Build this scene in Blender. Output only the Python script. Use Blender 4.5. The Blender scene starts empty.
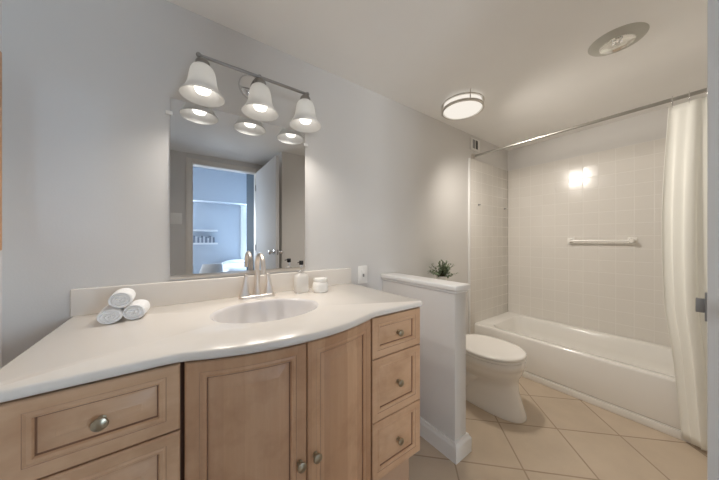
import bpy, bmesh, math, random
from mathutils import Vector, Matrix
random.seed(7)
PI = math.pi
sc = bpy.context.scene
COL = sc.collection

# ------------------------------------------------------------------ camera
CAM_H = 1.153
cam = bpy.data.cameras.new('camera')
cam.sensor_width = 36.0
cam.lens = 250.8 / 719.0 * 36.0
cam.clip_start = 0.01
cam_o = bpy.data.objects.new('camera', cam)
COL.objects.link(cam_o)
cam_o.location = (0, 0, CAM_H)
cam_o.rotation_euler = (PI / 2, 0, -math.radians(90 - 54.41))
sc.camera = cam_o

# ------------------------------------------------------------------ view, world, daylight
sc.view_settings.view_transform = 'Standard'
sc.view_settings.look = 'None'
sc.view_settings.gamma = 1.0
sc.view_settings.use_curve_mapping = False
sc.view_settings.exposure = -0.08
sc.cycles.use_denoising = True
sc.cycles.max_bounces = 14
sc.cycles.diffuse_bounces = 8
sc.cycles.glossy_bounces = 8
sc.cycles.sample_clamp_indirect = 6.0
sc.cycles.blur_glossy = 0.1
sc.cycles.caustics_reflective = True

BULB = 3.2           # radiance of the vanity bulbs
CEIL_LAMP = 1.0      # radiance of the ceiling lamp's glass
VANITY_W = 11.0      # light thrown down by each vanity lamp
CEIL_W = 53.0        # light thrown down by the ceiling lamp
world = bpy.data.worlds.new('world')
sc.world = world
world.use_nodes = True
world.node_tree.nodes['Background'].inputs[0].default_value = (0.55, 0.75, 1.0, 1)
world.node_tree.nodes['Background'].inputs[1].default_value = 1.0


def daylight(name, loc, rot, sx, sy, power, colr):
    l = bpy.data.lights.new(name, 'AREA')
    l.shape = 'RECTANGLE'
    l.size, l.size_y, l.energy, l.color = sx, sy, power, colr
    o = bpy.data.objects.new(name, l)
    COL.objects.link(o)
    o.location, o.rotation_euler = loc, rot
    return o


# right-window daylight; left window and its light are added to brighten the cabinet front
daylight('added_left_window_fill', (-.66, -3.67, 1.40), (PI / 2, 0, 0), 1.45, 1.15, 115, (0.90, 0.95, 1.0))
daylight('daylight_right_window', (1.82, -3.67, 1.45), (PI / 2, 0, 0), 1.05, 1.05, 160, (0.66, 0.83, 1.0))


# ------------------------------------------------------------------ materials
def new_mat(name):
    m = bpy.data.materials.new(name)
    m.use_nodes = True
    return m, m.node_tree.nodes, m.node_tree.links, m.node_tree.nodes['Principled BSDF']


def mth(N, L, op, a, b=None, c=None):
    n = N.new('ShaderNodeMath')
    n.operation = op
    for i, v in enumerate((a, b, c)):
        if v is None:
            continue
        if isinstance(v, (int, float)):
            n.inputs[i].default_value = v
        else:
            L.new(v, n.inputs[i])
    return n.outputs[0]


def mixc(N, L, fac, a, b):
    n = N.new('ShaderNodeMix')
    n.data_type = 'RGBA'
    for i, v in ((0, fac), (6, a), (7, b)):
        if isinstance(v, (int, float)):
            n.inputs[i].default_value = v
        elif isinstance(v, tuple):
            n.inputs[i].default_value = v + (1,)
        else:
            L.new(v, n.inputs[i])
    return n.outputs[2]


def noise(N, L, vec, scale, detail=3, rough=0.5):
    n = N.new('ShaderNodeTexNoise')
    n.inputs['Scale'].default_value = scale
    n.inputs['Detail'].default_value = detail
    n.inputs['Roughness'].default_value = rough
    L.new(vec, n.inputs['Vector'])
    return n.outputs['Fac']


def coords(N, kind='Object'):
    return N.new('ShaderNodeTexCoord').outputs[kind]


def plain(name, col, rough=0.5, metal=0.0, var=0.04, vscale=6.0, bump=0.0, bscale=80.0, spec=None, coat=0.0):
    m, N, L, P = new_mat(name)
    v = coords(N)
    dark = tuple(c * (1 - var) for c in col)
    lite = tuple(min(1, c * (1 + var)) for c in col)
    L.new(mixc(N, L, noise(N, L, v, vscale), dark, lite), P.inputs['Base Color'])
    P.inputs['Roughness'].default_value = rough
    P.inputs['Metallic'].default_value = metal
    if spec is not None:
        P.inputs['Specular IOR Level'].default_value = spec
    P.inputs['Coat Weight'].default_value = coat
    if bump:
        b = N.new('ShaderNodeBump')
        b.inputs['Strength'].default_value = bump
        b.inputs['Distance'].default_value = 0.002
        L.new(noise(N, L, v, bscale), b.inputs['Height'])
        L.new(b.outputs[0], P.inputs['Normal'])
    return m


def emit(name, col, strength):
    m = bpy.data.materials.new(name)
    m.use_nodes = True
    N, L = m.node_tree.nodes, m.node_tree.links
    N.clear()
    e = N.new('ShaderNodeEmission')
    e.inputs[0].default_value = col + (1,)
    e.inputs[1].default_value = strength
    o = N.new('ShaderNodeOutputMaterial')
    L.new(e.outputs[0], o.inputs[0])
    return m


def frosted(name, col, trans):
    m = bpy.data.materials.new(name)
    m.use_nodes = True
    N, L = m.node_tree.nodes, m.node_tree.links
    N.clear()
    d = N.new('ShaderNodeBsdfDiffuse')
    t = N.new('ShaderNodeBsdfTranslucent')
    g = N.new('ShaderNodeBsdfGlossy')
    for n in (d, t):
        n.inputs[0].default_value = col + (1,)
    g.inputs['Roughness'].default_value = 0.15
    a = N.new('ShaderNodeMixShader')
    a.inputs[0].default_value = trans
    L.new(d.outputs[0], a.inputs[1])
    L.new(t.outputs[0], a.inputs[2])
    b = N.new('ShaderNodeMixShader')
    b.inputs[0].default_value = 0.05
    L.new(a.outputs[0], b.inputs[1])
    L.new(g.outputs[0], b.inputs[2])
    o = N.new('ShaderNodeOutputMaterial')
    L.new(b.outputs[0], o.inputs[0])
    return m


def glass(name, col, rough=0.02):
    m, N, L, P = new_mat(name)
    P.inputs['Base Color'].default_value = col + (1,)
    P.inputs['Roughness'].default_value = rough
    P.inputs['Transmission Weight'].default_value = 1.0
    P.inputs['IOR'].default_value = 1.45
    return m


def wood_mat(name, base, lite, dark, grain_axis=2, rough=0.38):
    """maple with streaks running along grain_axis"""
    m, N, L, P = new_mat(name)
    v = coords(N)
    mp = N.new('ShaderNodeMapping')
    s = [1.0, 1.0, 1.0]
    s[grain_axis] = 0.09
    mp.inputs['Scale'].default_value = s
    L.new(v, mp.inputs[0])
    f1 = noise(N, L, mp.outputs[0], 26, 4, 0.6)
    f2 = noise(N, L, mp.outputs[0], 130, 3, 0.6)
    f3 = noise(N, L, v, 5.5, 4, 0.65)
    c = mixc(N, L, f1, lite, base)
    r = N.new('ShaderNodeValToRGB')
    r.color_ramp.elements[0].position = 0.45
    r.color_ramp.elements[1].position = 0.75
    L.new(f3, r.inputs[0])
    c = mixc(N, L, mth(N, L, 'MULTIPLY', r.outputs[0], 0.55), c, dark)
    c = mixc(N, L, mth(N, L, 'MULTIPLY', f2, 0.22), c, dark)
    if grain_axis == 2:
        # glued-up boards of differing tone
        sp = N.new('ShaderNodeSeparateXYZ')
        L.new(v, sp.inputs[0])
        wob = mth(N, L, 'MULTIPLY', noise(N, L, mp.outputs[0], 6, 2), .02)
        wn = N.new('ShaderNodeTexWhiteNoise')
        wn.noise_dimensions = '1D'
        L.new(mth(N, L, 'FLOOR', mth(N, L, 'DIVIDE', mth(N, L, 'ADD', sp.outputs[0], wob), .047)), wn.inputs['W'])
        c = mixc(N, L, mth(N, L, 'MULTIPLY', wn.outputs['Value'], 0.34), c, dark)
    L.new(c, P.inputs['Base Color'])
    P.inputs['Roughness'].default_value = rough
    P.inputs['Coat Weight'].default_value = 0.06
    P.inputs['Coat Roughness'].default_value = 0.25
    return m


def grid_mat(name, ax_a, off_a, ax_b, off_b, size, gap, tile_a, tile_b, grout, rough, tilt=0.0, rot=False, mottled=0.0, bump=0.3):
    """square tiles set out in world coordinates; each tile has its own shade and a slight tilt"""
    m, N, L, P = new_mat(name)
    g = N.new('ShaderNodeNewGeometry')
    s = N.new('ShaderNodeSeparateXYZ')
    L.new(g.outputs['Position'], s.inputs[0])
    if rot:
        r2 = 1 / math.sqrt(2)
        a = mth(N, L, 'MULTIPLY', mth(N, L, 'SUBTRACT', s.outputs[0], s.outputs[1]), r2)
        b = mth(N, L, 'MULTIPLY', mth(N, L, 'ADD', s.outputs[0], s.outputs[1]), r2)
    else:
        a, b = s.outputs[ax_a], s.outputs[ax_b]
    a = mth(N, L, 'DIVIDE', mth(N, L, 'SUBTRACT', a, off_a), size)
    b = mth(N, L, 'DIVIDE', mth(N, L, 'SUBTRACT', b, off_b), size)
    fa, fb = mth(N, L, 'FLOOR', a), mth(N, L, 'FLOOR', b)
    ra, rb = mth(N, L, 'FRACT', a), mth(N, L, 'FRACT', b)
    ea = mth(N, L, 'MINIMUM', ra, mth(N, L, 'SUBTRACT', 1.0, ra))
    eb = mth(N, L, 'MINIMUM', rb, mth(N, L, 'SUBTRACT', 1.0, rb))
    e = mth(N, L, 'MINIMUM', ea, eb)
    mr = N.new('ShaderNodeMapRange')
    mr.interpolation_type = 'SMOOTHSTEP'
    mr.inputs['From Min'].default_value = gap / size * 0.45
    mr.inputs['From Max'].default_value = gap / size * 0.9
    L.new(e, mr.inputs['Value'])
    cell = N.new('ShaderNodeCombineXYZ')
    L.new(fa, cell.inputs[0])
    L.new(fb, cell.inputs[1])
    wn = N.new('ShaderNodeTexWhiteNoise')
    L.new(cell.outputs[0], wn.inputs['Vector'])
    c = mixc(N, L, wn.outputs['Value'], tile_a, tile_b)
    if mottled:
        f = noise(N, L, g.outputs['Position'], 7, 5, 0.6)
        c = mixc(N, L, mth(N, L, 'MULTIPLY', f, mottled), c, tuple(x * 0.62 for x in tile_b))
        f = noise(N, L, g.outputs['Position'], 28, 4, 0.7)
        c = mixc(N, L, mth(N, L, 'MULTIPLY', f, mottled * 0.5), c, tuple(min(1, x * 1.25) for x in tile_a))
    c = mixc(N, L, mr.outputs[0], grout, c)
    L.new(c, P.inputs['Base Color'])
    L.new(mth(N, L, 'ADD', mth(N, L, 'MULTIPLY', mr.outputs[0], rough - 0.7), 0.7), P.inputs['Roughness'])
    b_ = N.new('ShaderNodeBump')
    b_.inputs['Strength'].default_value = bump
    b_.inputs['Distance'].default_value = 0.002
    L.new(mr.outputs[0], b_.inputs['Height'])
    nrm = b_.outputs[0]
    if tilt:
        vm = N.new('ShaderNodeVectorMath')
        vm.operation = 'SUBTRACT'
        L.new(wn.outputs['Color'], vm.inputs[0])
        vm.inputs[1].default_value = (0.5, 0.5, 0.5)
        sm = N.new('ShaderNodeVectorMath')
        sm.operation = 'SCALE'
        sm.inputs['Scale'].default_value = tilt
        L.new(vm.outputs[0], sm.inputs[0])
        ad = N.new('ShaderNodeVectorMath')
        ad.operation = 'ADD'
        L.new(nrm, ad.inputs[0])
        L.new(sm.outputs[0], ad.inputs[1])
        nn = N.new('ShaderNodeVectorMath')
        nn.operation = 'NORMALIZE'
        L.new(ad.outputs[0], nn.inputs[0])
        nrm = nn.outputs[0]
    L.new(nrm, P.inputs['Normal'])
    return m


M = {}
M['wall'] = plain('wall_paint', (0.69, 0.675, 0.655), 0.7, spec=0.12, var=0.015, bump=0.12, bscale=160)
M['ceiling'] = plain('ceiling_paint', (0.86, 0.85, 0.83), 0.75, var=0.02, bump=0.1, bscale=120)
M['trim'] = plain('white_trim_paint', (0.80, 0.80, 0.79), 0.32, var=0.015)
M['casing'] = plain('cream_casing_paint', (0.76, 0.72, 0.66), 0.35, var=0.02)
M['door'] = plain('door_paint', (0.64, 0.64, 0.64), 0.65, spec=.15, var=0.015)
M['counter'] = plain('cultured_marble', (0.77, 0.725, 0.67), 0.22, var=0.02, vscale=9, coat=0.2)
M['basin'] = plain('basin_marble', (0.69, 0.665, 0.655), 0.18, var=0.015, coat=0.2)
M['wood_v'] = wood_mat('maple_upright_grain', (0.56, 0.325, 0.185), (0.68, 0.45, 0.285), (0.30, 0.14, 0.065), 2)
M['wood_h'] = wood_mat('maple_level_grain', (0.57, 0.35, 0.205), (0.68, 0.46, 0.30), (0.35, 0.18, 0.09), 0)
M['glaze'] = plain('brown_glaze_in_grooves', (0.23, 0.12, 0.07), 0.45, var=0.15)
M['glaze_thin'] = plain('thin_glaze_in_bead', (0.36, 0.215, 0.135), 0.45, var=0.15)
M['wood_in'] = plain('dark_cabinet_frame', (0.10, 0.045, 0.025), 0.6, var=0.15)
M['orange_wood'] = wood_mat('orange_oak', (0.62, 0.32, 0.13), (0.72, 0.42, 0.20), (0.45, 0.22, 0.09), 2)
M['pewter'] = plain('antique_brass', (0.42, 0.37, 0.28), 0.32, 1.0, var=0.2, vscale=60)
M['nickel'] = plain('brushed_nickel', (0.66, 0.63, 0.59), 0.28, 1.0, var=0.05, vscale=40)
M['faucet'] = plain('satin_nickel', (0.82, 0.76, 0.70), 0.4, 1.0, var=0.04, vscale=30)
M['fixture'] = plain('dark_brushed_nickel', (0.36, 0.35, 0.335), 0.3, 1.0, var=0.06, vscale=40)
M['rod'] = plain('rod_metal', (0.45, 0.44, 0.41), 0.3, 1.0)
M['chrome'] = plain('chrome', (0.78, 0.78, 0.78), 0.12, 1.0, var=0.02)
M['steel'] = plain('dull_steel', (0.36, 0.36, 0.36), 0.35, 1.0, var=0.05)
M['mirror'] = plain('mirror_silver', (0.72, 0.73, 0.74), 0.0, 1.0, var=0.0)
M['porcelain'] = plain('porcelain', (0.83, 0.80, 0.755), 0.12, var=0.01, coat=0.4)
M['tub'] = plain('tub_enamel', (0.84, 0.82, 0.78), 0.15, var=0.01, coat=0.4)
M['shadow_plastic'] = plain('dark_slot', (0.03, 0.03, 0.03), 0.6)
M['plastic'] = plain('white_plastic', (0.84, 0.83, 0.80), 0.35, var=0.01)
M['black'] = plain('black_plastic', (0.012, 0.012, 0.012), 0.3)
M['towel'] = plain('white_terry', (0.86, 0.86, 0.86), 0.95, var=0.03, vscale=90, bump=1.0, bscale=420)
M['curtain'] = plain('cream_curtain_cloth', (0.84, 0.835, 0.775), 0.8, var=0.02, bump=0.2, bscale=300)
M['leaf'] = plain('grey_green_leaf', (0.20, 0.26, 0.16), 0.5, var=0.5, vscale=45)
M['stem'] = plain('dark_stem', (0.10, 0.09, 0.05), 0.7)
M['soil'] = plain('soil', (0.06, 0.045, 0.03), 0.9, var=0.3, vscale=80)
M['ceramic'] = plain('white_ceramic', (0.87, 0.85, 0.81), 0.2, var=0.01, coat=0.3)
M['soap'] = frosted('milky_bottle', (0.90, 0.885, 0.86), 0.5)
M['clear'] = glass('clear_plastic', (0.95, 0.95, 0.95), 0.05)
M['shade'] = frosted('frosted_shade', (0.84, 0.84, 0.83), 0.45)
M['bulb'] = emit('bulb_glow', (1.0, 0.93, 0.84), BULB)
M['lamp_glass'] = emit('lamp_glass_glow', (1.0, 0.93, 0.83), CEIL_LAMP)
M['floor'] = grid_mat('beige_floor_tile', 0, 0.6067 - 3 * 0.333, 1, 1.376 - 6 * 0.333, 0.333, 0.006,
                      (0.60, 0.49, 0.375), (0.55, 0.445, 0.335), (0.36, 0.275, 0.20), 0.32, tilt=0.004, rot=True, mottled=0.75)
M['tile_side'] = grid_mat('wall_tile_end', 0, 2.27, 2, 1.945, 0.108, 0.003, (0.74, 0.71, 0.665), (0.73, 0.70, 0.655), (0.755, 0.73, 0.69), 0.17, tilt=0.03)
M['tile_long'] = grid_mat('wall_tile_long', 1, 0.906, 2, 1.945, 0.108, 0.003, (0.74, 0.71, 0.665), (0.73, 0.70, 0.655), (0.755, 0.73, 0.69), 0.17, tilt=0.03)
M['bed_wall'] = plain('bedroom_paint', (0.50, 0.545, 0.60), 0.6, var=0.01)
M['slate'] = plain('dark_slate_blue', (0.075, 0.105, 0.135), 0.7, spec=.1, var=0.03)  # hallway side wall, much darker blue-grey than the other walls
M['bed_floor'] = plain('bedroom_carpet', (0.45, 0.43, 0.42), 0.95, var=0.1, vscale=60)
M['linen'] = plain('white_linen', (0.82, 0.83, 0.86), 0.9, var=0.04, vscale=12, bump=0.6, bscale=18)
M['shell'] = plain('white_chair_plastic', (0.8, 0.8, 0.8), 0.3)
M['darkleg'] = plain('dark_chair_metal', (0.03, 0.035, 0.05), 0.4)
M['book_a'] = plain('grey_book_cloth', (0.22, 0.24, 0.28), 0.7)
M['book_b'] = plain('pale_book_cloth', (0.62, 0.62, 0.64), 0.7)
M['refl'] = plain('lamp_reflector', (0.85, 0.85, 0.82), 0.16, 1.0, var=0.02)
M['dltrim'] = plain('downlight_trim', (0.50, 0.49, 0.44), 0.45, 0.2, var=0.02)
M['lens'] = glass('downlight_lens', (0.9, 0.9, 0.9), 0.1)
M['panel_side'] = plain('maple_panel_side', (0.50, 0.33, 0.22), 0.4, var=0.1)

# ------------------------------------------------------------------ mesh helpers
ORG = {}


def build(name, bm, mat, parent=None, smooth=35, solid=None, at=None):
    """link bm (in world coordinates) as ONE object; mat may be a list (face.material_index picks)"""
    bmesh.ops.remove_doubles(bm, verts=bm.verts, dist=1e-6)
    bmesh.ops.recalc_face_normals(bm, faces=bm.faces)
    if parent is not None:
        org = ORG[parent.name]
    else:
        vs = [v.co for v in bm.verts]
        mn = Vector((min(v[i] for v in vs) for i in range(3)))
        mx = Vector((max(v[i] for v in vs) for i in range(3)))
        org = Vector(at) if at is not None else Vector(((mn.x + mx.x) / 2, (mn.y + mx.y) / 2, mn.z))
    bmesh.ops.translate(bm, verts=bm.verts, vec=-org)
    me = bpy.data.meshes.new(name)
    bm.to_mesh(me)
    bm.free()
    for mm in (mat if isinstance(mat, list) else [mat]):
        me.materials.append(mm)
    if smooth:
        for p in me.polygons:
            p.use_smooth = True
        me.set_sharp_from_angle(angle=math.radians(smooth))
    o = bpy.data.objects.new(name, me)
    COL.objects.link(o)
    if parent is not None:
        o.parent = parent
    else:
        o.location = org
    ORG[o.name] = org
    if solid:
        s = o.modifiers.new('thickness', 'SOLIDIFY')
        s.thickness = solid
        s.offset = 0
    return o


def thing(name, label, cat, loc, group=None):
    o = bpy.data.objects.new(name, None)
    COL.objects.link(o)
    o.empty_display_size = 0.05
    o.location = loc
    ORG[o.name] = Vector(loc)
    return tag(o, label, cat, group)


def tag(o, label, cat, group=None):
    o['label'] = label
    o['category'] = cat
    if group:
        o['group'] = group
    return o


def struct(name, bm, mat, smooth=None, label=None, parent=None):
    o = build(name, bm, mat, parent, smooth)
    if parent is None:
        o['kind'] = 'structure'
    if label:
        o['label'] = label
    return o


def copy_tree(src, loc, rotz, label, group=None):
    """copy a thing, its parts and their sub-parts"""
    def cp(o, par):
        c = o.copy()
        COL.objects.link(c)
        if par is not None:
            c.parent = par
        ORG[c.name] = ORG[o.name]
        for ch in list(o.children):
            cp(ch, c)
        return c
    r = cp(src, None)
    r.location = loc
    r.rotation_euler = (0, 0, rotz)
    r['label'] = label
    if group:
        r['group'] = group
    return r


def box(bm, x0, x1, y0, y1, z0, z1, bev=0.0, seg=2, mi=0):
    r = bmesh.ops.create_cube(bm, size=1)
    vs = r['verts']
    for v in vs:
        v.co = Vector((x0 + (v.co.x + .5) * (x1 - x0), y0 + (v.co.y + .5) * (y1 - y0), z0 + (v.co.z + .5) * (z1 - z0)))
    fs = set(f for v in vs for f in v.link_faces)
    for f in fs:
        f.material_index = mi
    if bev:
        es = list(set(e for v in vs for e in v.link_edges))
        bmesh.ops.bevel(bm, geom=es, offset=bev, segments=seg, affect='EDGES', profile=0.5)
    return bm


def B(*a, **k):
    return box(bmesh.new(), *a, **k)


def loft(bm, loops, cap0=True, cap1=True, closed=True, mi=None):
    rows = [[bm.verts.new(p) for p in lp] for lp in loops]
    n = len(rows[0])
    for k, (a, b) in enumerate(zip(rows, rows[1:])):
        for i in range(n if closed else n - 1):
            j = (i + 1) % n
            f = bm.faces.new((a[i], a[j], b[j], b[i]))
            if mi:
                f.material_index = mi[k]
    if cap0:
        bm.faces.new(rows[0])
    if cap1:
        bm.faces.new(rows[-1][::-1])
    return rows


def lathe(bm, prof, c=(0, 0, 0), axis='z', n=32, cap0=False, cap1=False):
    """prof: (radius, height) pairs"""
    loops = []
    for r, h in prof:
        lp = []
        for i in range(n):
            a = 2 * PI * i / n
            p, q = r * math.cos(a), r * math.sin(a)
            d = {'z': (p, q, h), 'y': (p, h, q), 'x': (h, p, q)}[axis]
            lp.append((c[0] + d[0], c[1] + d[1], c[2] + d[2]))
        loops.append(lp)
    loft(bm, loops, cap0, cap1)
    return bm


def tube(bm, pts, rad, n=12, cap=True):
    pts = [Vector(p) for p in pts]
    rs = rad if isinstance(rad, (list, tuple)) else [rad] * len(pts)
    loops = []
    up = None
    for i, p in enumerate(pts):
        t = (pts[min(i + 1, len(pts) - 1)] - pts[max(i - 1, 0)]).normalized()
        if up is None:
            up = Vector((0, 0, 1)) if abs(t.z) < 0.9 else Vector((1, 0, 0))
        s = t.cross(up).normalized()
        up = s.cross(t).normalized()
        loops.append([p + (s * math.cos(2 * PI * k / n) + up * math.sin(2 * PI * k / n)) * rs[i] for k in range(n)])
    loft(bm, loops, cap, cap)
    return bm


def ball(bm, c, r, sx=1, sy=1, sz=1, u=24, v=14):
    res = bmesh.ops.create_uvsphere(bm, u_segments=u, v_segments=v, radius=r)
    for w in res['verts']:
        w.co = Vector((c[0] + w.co.x * sx, c[1] + w.co.y * sy, c[2] + w.co.z * sz))
    return bm


def oval(cx, y0, y1, hw, z, n=40, sq=2.2):
    """egg outline seen from above: front at y0, back at y1"""
    cy, hy = (y0 + y1) / 2, (y1 - y0) / 2
    out = []
    for i in range(n):
        a = 2 * PI * i / n
        c, s = math.cos(a), math.sin(a)
        out.append((cx + hw * math.copysign(abs(c) ** (2 / sq), c), cy + hy * math.copysign(abs(s) ** (2 / sq), s), z))
    return out


def rrect(x0, x1, y0, y1, r, z, n=8):
    out = []
    for (cx, cy, a0) in ((x1 - r, y1 - r, 0), (x0 + r, y1 - r, 90), (x0 + r, y0 + r, 180), (x1 - r, y0 + r, 270)):
        for k in range(n + 1):
            a = math.radians(a0 + 90 * k / n)
            out.append((cx + r * math.cos(a), cy + r * math.sin(a), z))
    return out


# ------------------------------------------------------------------ the setting
H = 2.183                    # bathroom ceiling
YB = 1.36                    # mirror wall
XL = -0.478                  # left wall
XR = 3.073                   # wall behind the long tub side
YF, YC = -0.88, -0.20        # door wall, wall at the foot of the tub
XC = 0.965                   # corner of that wall

struct('floor', B(XL - .1, XR + .1, YF - .1, YB + .1, -.08, 0), M['floor'])
bm = B(XL - .1, XR + .1, YF - .1, YB + .1, H, H + .1)
struct('ceiling', bm, M['ceiling'])
struct('wall_back', B(XL - .1, XR + .1, YB, YB + .1, 0, H), M['wall'])
struct('wall_left', B(XL - .1, XL, YF - .1, YB, 0, H), M['wall'])
struct('wall_right', B(XR, XR + .1, YC - .1, YB, 0, H), M['wall'])
bm = B(XL - .1, 0.10, YF - .1, YF, 0, H)
box(bm, 0.10, 0.85, YF - .1, YF, 2.07, H)
box(bm, 0.85, XC + .1, YF - .1, YF, 0, H)
struct('wall_front', bm, M['wall'])
bm = B(XC, XC + .1, YF, YC, 0, H)
box(bm, XC + .1, XR, YC - .1, YC, 0, H)
struct('wall_closet', bm, M['wall'])

# tile around the tub, thin slabs fixed to the walls
struct('wall_back_tile', B(2.285, 3.061, YB - .012, YB, 0.0, 1.945, bev=.003), M['tile_side'], 35)
struct('wall_right_tile', B(3.061, XR, YC, YB - .012, 0.0, 1.945), M['tile_long'])
struct('trim_1', B(2.262, 2.285, YB - .015, YB, 0.09, 1.945, bev=.005), M['trim'], 35, label='white bullnose edge of the tub tile on the back wall')

# half wall with its cap and baseboard
struct('wall_half', B(1.171, 1.274, .777, YB, 0, .872, bev=.004), M['wall'], 35)
bm = B(1.155, 1.290, .757, YB, .884, .914, bev=.008, seg=3)
box(bm, 1.163, 1.282, .768, YB, .872, .884, bev=.004)
struct('trim_2', bm, M['trim'], 35, label='white moulded cap on top of the half wall')


def base_run(bm, x0, x1, y0, y1):
    box(bm, x0, x1, y0, y1, 0, .078, bev=.002)
    dx, dy = (.005 if x1 - x0 < .03 else 0), (.005 if y1 - y0 < .03 else 0)
    box(bm, x0 + dx, x1 - dx, y0 + dy, y1 - dy, .078, .096, bev=.003)


bm = bmesh.new()
# U-shaped board around the wall's end
loops = []
for off, z in ((.020, 0), (.020, .074), (.017, .080), (.012, .086), (.009, .096), (.0, .096)):
    x0, x1, y0 = 1.171 - off, 1.274 + off, .777 - off
    loops.append([(x0, YB, z), (x0, y0, z), (x1, y0, z), (x1, YB, z)])
loft(bm, loops, False, False, closed=False)
struct('baseboard_half', bm, M['trim'])
bm = B(.899, 1.151, YB - .016, YB, 0, .09, bev=.004)
box(bm, 1.296, 2.26, YB - .016, YB, 0, .09, bev=.004)
struct('baseboard_back', bm, M['trim'], 35)

# doorway: jamb lining and cream casing on the bathroom side
bm = B(.115, .126, YF - .1, YF, 0, 2.058)
box(bm, .10, .115, YF - .1, YF, 0, 2.07)
box(bm, .835, .85, YF - .1, YF, 0, 2.07)
box(bm, .115, .835, YF - .1, YF, 2.058, 2.07)
box(bm, .055, .115, YF, YF + .014, 0, 2.125, bev=.004)
box(bm, .835, .90, YF, YF + .014, 0, 2.125, bev=.004)
box(bm, .115, .835, YF, YF + .014, 2.062, 2.125, bev=.004)
struct('trim_3', bm, M['casing'], 35, label='cream casing around the bedroom doorway')
# the open door, swung in against the closet wall
door = build('door_1', B(.835, .870, YF + .018, .003, .012, 2.06, bev=.002), M['door'], None, 35, at=(.8525, YF + .018, .012))
door['kind'] = 'structure'
door['label'] = 'flat grey-white door swung open into the bathroom'
dz = 1.02
for sgn, x in ((-1, .835), (1, .870)):
    bm = bmesh.new()
    lathe(bm, [(.0, 0), (.027, 0), (.027, .006 * sgn), (.012, .009 * sgn), (.010, .030 * sgn), (.0, .030 * sgn)], (x, -.062, dz), 'x', 24)
    lathe(bm, [(.0, .028 * sgn), (.010, .028 * sgn), (.022, .034 * sgn), (.026, .045 * sgn), (.022, .057 * sgn), (.010, .062 * sgn), (0, .0625 * sgn)], (x, -.062, dz), 'x', 24)
    build('door_knob', bm, M['chrome'], door)
bm = B(.846, .859, .003, .006, dz - .028, dz + .028)
box(bm, .8465, .8585, .006, .017, dz - .012, dz + .016, bev=.001)
build('latch', bm, M['steel'], door)
for z in (.25, 1.05, 1.85):
    bm = bmesh.new()
    lathe(bm, [(0, z - .04), (.006, z - .04), (.006, z + .04), (0, z + .04)], (.8285, YF + .022, 0), 'z', 12)
    build('hinge', bm, M['steel'], door)

# bedroom seen through the doorway (in the mirror)
BX0, BX1, BY0, BY1, BH = -1.9, 2.6, -3.6, YF - .1, 2.6
struct('floor_bedroom', B(BX0 - .1, BX1 + .1, BY0 - .1, BY1, -.08, 0), M['bed_floor'])
struct('ceiling_bedroom', B(BX0 - .1, BX1 + .1, BY0 - .1, BY1 + .0, BH, BH + .1), M['bed_wall'])
struct('wall_bedroom_left', B(BX0 - .1, BX0, BY0 - .1, BY1, 0, BH), M['bed_wall'])
bm = B(BX0, -1.40, BY0 - .1, BY0, 0, BH)
box(bm, .08, 1.29, BY0 - .1, BY0, 0, BH)
box(bm, 2.35, BX1, BY0 - .1, BY0, 0, BH)
for x0, x1, z0, z1 in ((-1.40, .08, .80, 1.98), (1.29, 2.35, .92, 1.98)):  # left opening is added, to let light onto the vanity front
    box(bm, x0, x1, BY0 - .1, BY0, 0, z0)
    box(bm, x0, x1, BY0 - .1, BY0, z1, BH)
struct('wall_bedroom_far', bm, M['bed_wall'])
struct('wall_bedroom_right', B(BX1, BX1 + .1, BY0 - .1, BY1, 0, BH), M['bed_wall'])
bm = B(BX0, XL - .1, BY1, BY1 + .1, 0, BH)
box(bm, XL - .1, XC + .1, BY1, BY1 + .1, H + .1, BH)
box(bm, XC + .1, BX1, BY1, BY1 + .1, 0, BH)
struct('wall_bedroom_near', bm, M['bed_wall'])
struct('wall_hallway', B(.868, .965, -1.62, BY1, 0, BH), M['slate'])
struct('trim_4', B(BX0, BX1, -3.25, BY0, 1.95, BH), M['bed_wall'], label='boxed soffit across the far bedroom wall')
for i, (x0, x1, z0, z1) in enumerate(((-1.40, .08, .80, 1.98), (1.29, 2.35, .92, 1.98))):
    bm = bmesh.new()
    t, y0, y1 = .045, BY0 - .07, BY0 - .03
    for a, b in ((x0, x0 + t), (x1 - t, x1), ((x0 + x1) / 2 - t / 2, (x0 + x1) / 2 + t / 2)):
        box(bm, a, b, y0, y1, z0, z1)
    box(bm, x0, x1, y0, y1, z0, z0 + t)
    box(bm, x0, x1, y0, y1, z1 - t, z1)
    w = struct('window_%d' % (i + 1), bm, M['trim'])  # the first is the added left window, put in for cabinet light
bm = B(1.13, 1.285, BY0, BY0 + .05, .0, 1.95, bev=.004)
struct('trim_5', bm, M['trim'], 35, label='white upright beside the far bedroom window')

# ------------------------------------------------------------------ vanity countertop with integral basin
FY = .757                      # straight front edge
BX, BHALF, BSAG = .305, .300, .068
CX0, CX1 = -.322, .900
ZT, ZB = .876, .853


def bow(x, y0, half, sag):
    """y of an arc bulging towards -y between BX-half and BX+half"""
    R = (half * half + sag * sag) / (2 * sag)
    d = x - BX
    if abs(d) >= half:
        return y0
    return y0 - (math.sqrt(R * R - d * d) - (R - sag))


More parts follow.
